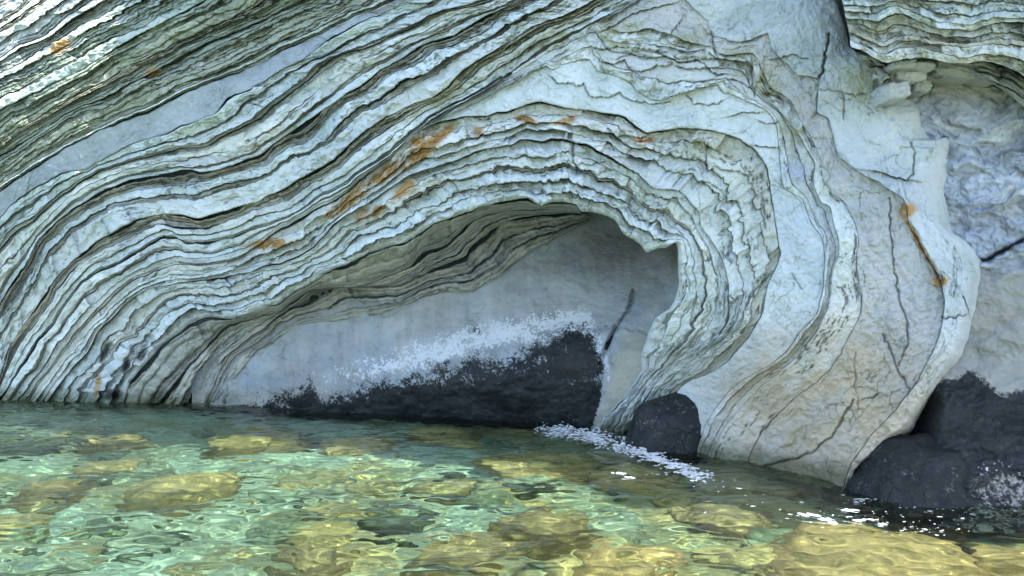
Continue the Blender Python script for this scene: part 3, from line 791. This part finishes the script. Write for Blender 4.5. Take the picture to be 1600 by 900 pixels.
def cube_grid(n):
    """verts of a unit cube's six faces as n x n grids (welded by rounding) and quads"""
    lin = np.linspace(-1, 1, n); vs = []; qs = []; index = {}
    for ax in range(3):
        for sg in (-1, 1):
            u, v = np.meshgrid(lin, lin, indexing='ij'); w = np.full_like(u, sg)
            p = np.zeros(u.shape + (3,)); p[..., ax] = w; p[..., (ax + 1) % 3] = u; p[..., (ax + 2) % 3] = v
            ids = np.zeros(u.shape, int)
            for i in range(n):
                for j in range(n):
                    key = tuple(np.round(p[i, j], 5))
                    if key not in index: index[key] = len(vs); vs.append(p[i, j])
                    ids[i, j] = index[key]
            for i in range(n - 1):
                for j in range(n - 1):
                    q = [ids[i, j], ids[i + 1, j], ids[i + 1, j + 1], ids[i, j + 1]]
                    qs.append(q if sg > 0 else q[::-1])
    return np.array(vs), np.array(qs)
CG8 = cube_grid(14); CG24 = cube_grid(40)

def rounded(c, k):
    """cube towards ball: k=0 cube, k=1 ball"""
    r = np.linalg.norm(c, axis=1, keepdims=True)
    m = np.abs(c).max(1, keepdims=True)
    b = c / r * m
    return c * (1 - k) + b * k

def rock_attrs(n, col, alg=-2.0, salt=-2.0):
    return {"rock": np.broadcast_to(np.array(col, float), (n, 3)) if np.ndim(col) == 1 else col, "algae": np.broadcast_to(np.float32(alg), (n,)).copy(), "salt": np.broadcast_to(np.float32(salt), (n,)).copy()}

def block(x0, y0, x1, y1, Y, back, col, seed, tilt=0.0, rnd=0.25, skew=0.0):
    r = random.Random(seed)
    c, q = CG8
    p = rounded(c, rnd)
    W = (x1 - x0) / FPX * Y / 2 * 1.02; H = (y1 - y0) / FPX * Y / 2 * 1.02; D = back / 2
    sc = np.array([W, D, H])
    P3 = p * sc
    P3 = P3 + 0.30 * min(W, H) * np.stack([n3(p + seed, 1.3, seed), 0.8 * n3(p + seed, 1.1, seed + 7), n3(p - seed, 1.2, seed + 13)], 1)
    P3[:, 1] += P3[:, 2] * skew + 0.03 * n3(p * 1.0 + seed, 2.5, seed + 21) - 0.012 * np.abs(n3(p * np.array([1, 1, 4]) + seed, 2.0, seed + 25))
    a = math.radians(tilt + r.uniform(-2, 2)); ca, sa = math.cos(a), math.sin(a)
    X = P3[:, 0] * ca - P3[:, 2] * sa; Z = P3[:, 0] * sa + P3[:, 2] * ca
    ctr = world_pt(np.array((x0 + x1) / 2.0), np.array((y0 + y1) / 2.0), Y)
    co = np.stack([X + ctr[0], P3[:, 1] + ctr[1] + D, Z + ctr[2]], 1)
    cc = np.array(col) * (1 + 0.08 * r.uniform(-1, 1))
    return make_mesh("rock_block", co, q, ROCK_ROUGH, CLIFF, rock_attrs(len(co), cc))

WH = (0.50, 0.53, 0.54); GY = (0.40, 0.42, 0.41); OL = (0.36, 0.38, 0.31)
BL = []
def stack(x0, x1, ys, Y, col=WH, jit=0.035, back=1.0):
    for i in range(len(ys) - 1):
        y0, y1 = ys[i], ys[i + 1]
        BL.append((x0 + rng.uniform(-3, 3), y0 - 0.6, x1 + rng.uniform(-3, 3), y1 + 0.6, Y + rng.uniform(-jit, jit), back, col if rng.random() > 0.2 else GY, rng.uniform(-2, 2)))
for b in [(1400, 92, 1436, 104, 8.1, 0.7, WH, 0), (1424, 95, 1466, 105, 8.15, 0.7, WH, -3), (1402, 104, 1452, 124, 8.3, 0.8, WH, 6), (1391, 126, 1426, 152, 8.2, 0.6, WH, 8),
          (1432, 124, 1457, 142, 8.4, 0.5, GY, -5), (1463, 98, 1530, 118, 8.35, 0.8, GY, -8), (1520, 100, 1566, 124, 8.4, 0.8, GY, -20),
          (1388, 84, 1398, 130, 8.35, 0.6, OL, 10)]:
    BL.append(b)
for i, b in enumerate(BL):
    block(*b[:4], b[4], b[5], b[6], 900 + i * 3, b[7])
# ---------------------------------------------------------------- boulders
def boulder(name, X, Y, Z, rx, ry, rz, seed, col, alg=-2.0, rnd=0.75, rough=0.16, mat=ROCK_ROUGH, rot=0.0, lean=(0, 0), salt=-2.0):
    c, q = CG24
    p = rounded(c, rnd)
    p = p * (1 + rough * n3(p + seed * 0.37, 0.9, seed, 3)[:, None] + rough * 0.30 * np.abs(n3(p + seed, 2.2, seed + 5, 4))[:, None])
    v = p * np.array([rx, ry, rz]); v[:, 0] += lean[0] * v[:, 2]; v[:, 1] += lean[1] * v[:, 2]
    ca, sa = math.cos(rot), math.sin(rot)
    co = np.stack([v[:, 0] * ca - v[:, 1] * sa, v[:, 0] * sa + v[:, 1] * ca, v[:, 2]], 1)
    ob = make_mesh(name, co, q, mat, None, rock_attrs(len(co), col, alg, salt))
    ob.location = (X, Y, Z)
    return ob
b1 = boulder("boulder", 1.93, 10.12, -0.04, 0.62, 0.42, 0.68, 52, (0.20, 0.18, 0.15), 0.9, 0.85, 0.22, rot=0.2)
tag(b1, "dark algae-covered rock at the foot of the cliff beside the cave end", "rock")
b2 = boulder("boulder", 3.62, 8.0, -0.06, 0.70, 0.7, 0.62, 68, (0.18, 0.18, 0.16), 0.95, 0.8, 0.42, rot=0.35, lean=(0.55, 0.15))
tag(b2, "black wet rock standing in the water below the bulging buttress", "rock")

# stones under water: (px, py, width px, top below surface, colour, label)
GOLD = (0.38, 0.275, 0.12); BRN = (0.27, 0.19, 0.09); DK = (0.08, 0.09, 0.06); ORG = (0.40, 0.25, 0.11)
k = NT("algae_stone")
pos = k.node("ShaderNodeNewGeometry").outputs["Position"]
cat = k.node("ShaderNodeAttribute", attribute_name="rock").outputs["Color"]
m1 = k.noise(pos, 3.5, 8, 0.65); m2 = k.noise(pos, 17.0, 6, 0.65)
c = k.mix(k.math('MULTIPLY', k.ramp(m1, 0.48, 0.66), 0.75), cat, k.mix(1.0, cat, (0.35, 0.42, 0.30), 'MULTIPLY'))
c = k.mix(k.math('MULTIPLY', k.ramp(m2, 0.48, 0.36), 0.6), c, k.mix(1.0, cat, (1.35, 1.4, 1.3), 'MULTIPLY'))
bm = k.node("ShaderNodeBump", i_Strength=0.7, i_Distance=0.03); k.l.new(m2, bm.inputs["Height"])
bs = k.node("ShaderNodeBsdfPrincipled", i_Roughness=0.9); k.l.new(c, bs.inputs["Base Color"]); k.l.new(bm.outputs[0], bs.inputs["Normal"]); k.l.new(bs.outputs[0], k.out.inputs[0])
STONE = k.m
UNDER = [
 (400, 685, 150, .30, GOLD, "golden submerged rock near the cliff foot, below the cave's left end"),
 (560, 690, 120, .38, GOLD, "dull golden submerged rock in front of the low end of the black algae band"),
 (692, 672, 120, .22, GOLD, "submerged golden rock closest to the black algae band of the cave"),
 (95, 752, 130, .45, BRN, "brown submerged rock at the left edge of the water"),
 (275, 758, 190, .50, GOLD, "wide golden submerged rock in the green shallows at left"),
 (850, 718, 230, .30, GOLD, "broad golden submerged ledge just before the white foam"),
 (1000, 735, 170, .30, GOLD, "golden submerged rock washed by the foam"),
 (855, 812, 170, .45, BRN, "brown submerged rock in the middle of the foreground"),
 (975, 862, 170, .45, ORG, "orange-brown submerged rock at the bottom edge"),
 (1370, 862, 360, .32, ORG, "wide orange submerged ledge at the lower right"),
 (1570, 875, 170, .35, ORG, "orange submerged rock in the lower right corner"),
 (1120, 800, 150, .50, BRN, "olive submerged rock beside the calm shaded pool"),
 (710, 742, 60, .40, DK, "small dark submerged stone in mid water"),
 (620, 800, 150, .60, DK, "dark submerged rock among green ripples left of centre"),
 (480, 860, 150, .60, BRN, "dim olive submerged rock at the bottom left of centre"),
 (730, 850, 150, .60, BRN, "dim brown submerged rock at the bottom centre"),
 (40, 690, 110, .50, DK, "dark submerged rock by the left cliff foot"),
 (180, 680, 90, .45, BRN, "small brown submerged rock below the steep layers, near the far shore"),
]
for i, (px, py, w, top, colr, lab) in enumerate(UNDER):
    Ys = CAM_H * FPX / (py - 450.0)
    Yb = Ys + 1.02 * top + 0.1
    X = (px - 800) / FPX * Yb
    r = w / FPX * Yb / 2
    zb = float(seabed_z(np.array(X), np.array(Yb)))
    h = max(0.2, -top - zb)
    ob = boulder("submerged_rock", X, Yb, zb - 0.15, r, r * rng.uniform(0.75, 1.0), h + 0.15, 80 + i * 5, colr, rnd=0.72, rough=0.36, mat=STONE, rot=rng.uniform(0, 3))
    tag(ob, lab, "rock", "submerged rocks in the shallows")
    if WMODE == "mnee": ob.cycles.is_caustics_receiver = True

# ---------------------------------------------------------------- foam
def foam():
    r = random.Random(5)
    V = []; Q = []
    base, qd = cube_grid(3)
    base = rounded(base, 1.0)
    def bleb(x, y, z, a, b, c, rot):
        n = len(V) * len(base)
        ca, sa = math.cos(rot), math.sin(rot)
        jit = np.array([[r.uniform(0.75, 1.25) for _ in range(3)] for _ in range(len(base))])
        p = base * jit * np.array([a, b, c])
        V.append(np.stack([p[:, 0] * ca - p[:, 1] * sa + x, p[:, 0] * sa + p[:, 1] * ca + y, p[:, 2] + z], 1)); Q.append(qd + n)
    def at(px, py):
        Y = CAM_H * FPX / (py - 450.0); return (px - 800) / FPX * Y, Y
    line = [(845, 672), (880, 676), (930, 686), (965, 696), (1000, 706), (1040, 722), (1070, 736), (1105, 752)]
    dens = [0.5, 1.0, 1.3, 1.5, 1.2, 0.9, 0.6, 0.25]
    for _ in range(6500):
        t = r.random() * (len(line) - 1); i = int(t); f = t - i
        if r.random() > (dens[i] * (1 - f) + dens[i + 1] * f) / 1.5: continue
        px = line[i][0] * (1 - f) + line[i + 1][0] * f + r.gauss(0, 9); py = line[i][1] * (1 - f) + line[i + 1][1] * f + r.gauss(0, 3.8)
        x, y = at(px, py)
        if fbm(np.array(px / 14.0), np.array(py / 5.0), 611, 3) < r.uniform(-0.5, 0.35): continue
        s = r.uniform(0.003, 0.013)
        z = float(wave_z(np.array(x), np.array(y))) + (abs(r.gauss(0, 0.03)) if px < 1010 else 0.003)
        bleb(x, y, z, s * r.uniform(1, 2.4), s * r.uniform(1, 1.8), s * (0.7 if z > 0.05 else 0.35), r.uniform(0, 3))
    for _ in range(260):      # small white flecks and streaks on the water
        cx, cy, sx, sy = r.choice([(1275, 808, 35, 6), (1335, 812, 45, 9), (1400, 815, 40, 8), (1450, 830, 40, 5), (1345, 780, 20, 3), (1440, 788, 30, 3), (1530, 795, 45, 6), (1010, 745, 50, 14), (1180, 780, 50, 12)])
        px = r.gauss(cx, sx); py = r.gauss(cy, sy)
        x, y = at(px, py); s = 0.0012 + 0.006 * r.random() ** 2.5
        bleb(x, y, float(wave_z(np.array(x), np.array(y))) + 0.002, s * r.uniform(1.0, 4.5), s * r.uniform(0.7, 1.6), s * 0.35, r.gauss(-0.25, 0.5))
    for (px, py, w) in [(1262, 806, 30), (1290, 814, 26), (1300, 818, 16), (1342, 812, 20), (1362, 809, 14), (1378, 817, 14), (1325, 794, 24), (1475, 786, 20), (970, 742, 18), (985, 748, 14), (1395, 690, 3)]:
        x, y = at(px, py); a = w / FPX * y / 2
        for _ in range(9):
            bleb(x + r.gauss(0, a * 0.6), y + r.gauss(0, a * 0.35), float(wave_z(np.array(x), np.array(y))) + 0.003, a * r.uniform(0.3, 0.6), a * r.uniform(0.12, 0.3), 0.006, r.gauss(-0.3, 0.3))
    k = NT("foam_white")
    bs = k.node("ShaderNodeBsdfPrincipled", i_Roughness=0.6); bs.inputs["Base Color"].default_value = (0.82, 0.85, 0.85, 1); tr = k.node('ShaderNodeBsdfTransparent'); mx = k.node('ShaderNodeMixShader'); mx.inputs[0].default_value = 0.35
    k.l.new(bs.outputs[0], mx.inputs[1]); k.l.new(tr.outputs[0], mx.inputs[2]); k.l.new(mx.outputs[0], k.out.inputs[0])
    ob = make_mesh("foam", np.vstack(V), np.vstack(Q), k.m)
    return tag(ob, "white foam and spray where the swell breaks on the rocks", "foam", None, "stuff")
foam()

# ---------------------------------------------------------------- unseen overhang added above the frame to shade the cliff
def shade_overhang():
    xs = np.arange(-5.2, 14.0, 0.12); n = len(xs)
    prof = [(0.9, 0.0), (0.25, 0.0), (0.0, 0.25), (-0.1, 0.9), (0.3, 2.0), (1.2, 3.0), (4.0, 3.6)]     # (back, up) from the lip
    lipY = np.interp(xs, [-5.2, -4.5, -3, -1.2, 0.5, 2.0, 3.6, 4.4, 5.6, 14], [13.4, 12.0, 11.2, 10.5, 9.9, 9.0, 7.7, 7.0, 6.4, 6.2]); lipZ = np.interp(xs, [-5.2, -1.2, 0.5, 2.0, 3.0, 14], [7.2, 6.6, 6.2, 5.6, 5.2, 5.0])
    rows = []
    for i, (bk, up) in enumerate(prof):
        nz = 0.18 * fbm(xs / 0.9, i * 1.3, 500 + i, 4)
        extra = 2.2 if i == 0 else 0
        rows.append(np.stack([xs, lipY + bk + extra + nz, lipZ + up + 0.15 * fbm(xs / 0.7, i * 0.7, 520, 3)], -1))
    co = np.stack(rows, 1)
    return make_mesh("shade_overhang", co, grid_quads(n, len(prof)), ROCK, CLIFF, rock_attrs(n * len(prof), (0.45, 0.46, 0.44)))
shade_overhang()

def rubble():
    r = random.Random(12)
    base, qd = cube_grid(5)
    V = []; Q = []; C = []
    for i in range(420):
        Y = r.uniform(5.2, 13.5); X = r.uniform(-0.62, 0.62) * Y
        if fbm(np.array(X / 1.3), np.array(Y / 1.0), 333, 2) < -0.05: continue
        p = rounded(base, 0.85); sc = r.uniform(0.05, 0.22) * (1.5 if r.random() < 0.15 else 1)
        p = p * (1 + 0.35 * n3(p + i, 0.9, 700 + i % 40, 2)[:, None]) * np.array([sc * r.uniform(0.9, 1.6), sc * r.uniform(0.8, 1.2), sc * r.uniform(0.5, 0.9)])
        a = r.uniform(0, 3); ca, sa = math.cos(a), math.sin(a)
        z = float(seabed_z(np.array(X), np.array(Y)))
        V.append(np.stack([p[:, 0] * ca - p[:, 1] * sa + X, p[:, 0] * sa + p[:, 1] * ca + Y, p[:, 2] + z + sc * 0.2], 1)); Q.append(qd + (len(V) - 1) * len(base))
        col = r.choice([(0.38, 0.28, 0.12), (0.30, 0.24, 0.12), (0.16, 0.18, 0.11), (0.27, 0.30, 0.22), (0.11, 0.13, 0.09), (0.30, 0.32, 0.23)])
        C.append(np.tile(col, (len(base), 1)))
    ob = make_mesh("seabed_rubble", np.vstack(V), np.vstack(Q), STONE, None, {"rock": np.vstack(C)})
    tag(ob, "small stones and rubble strewn over the shallow sea floor", "stones", None, "stuff")
    if WMODE == "mnee": ob.cycles.is_caustics_receiver = True
rubble()
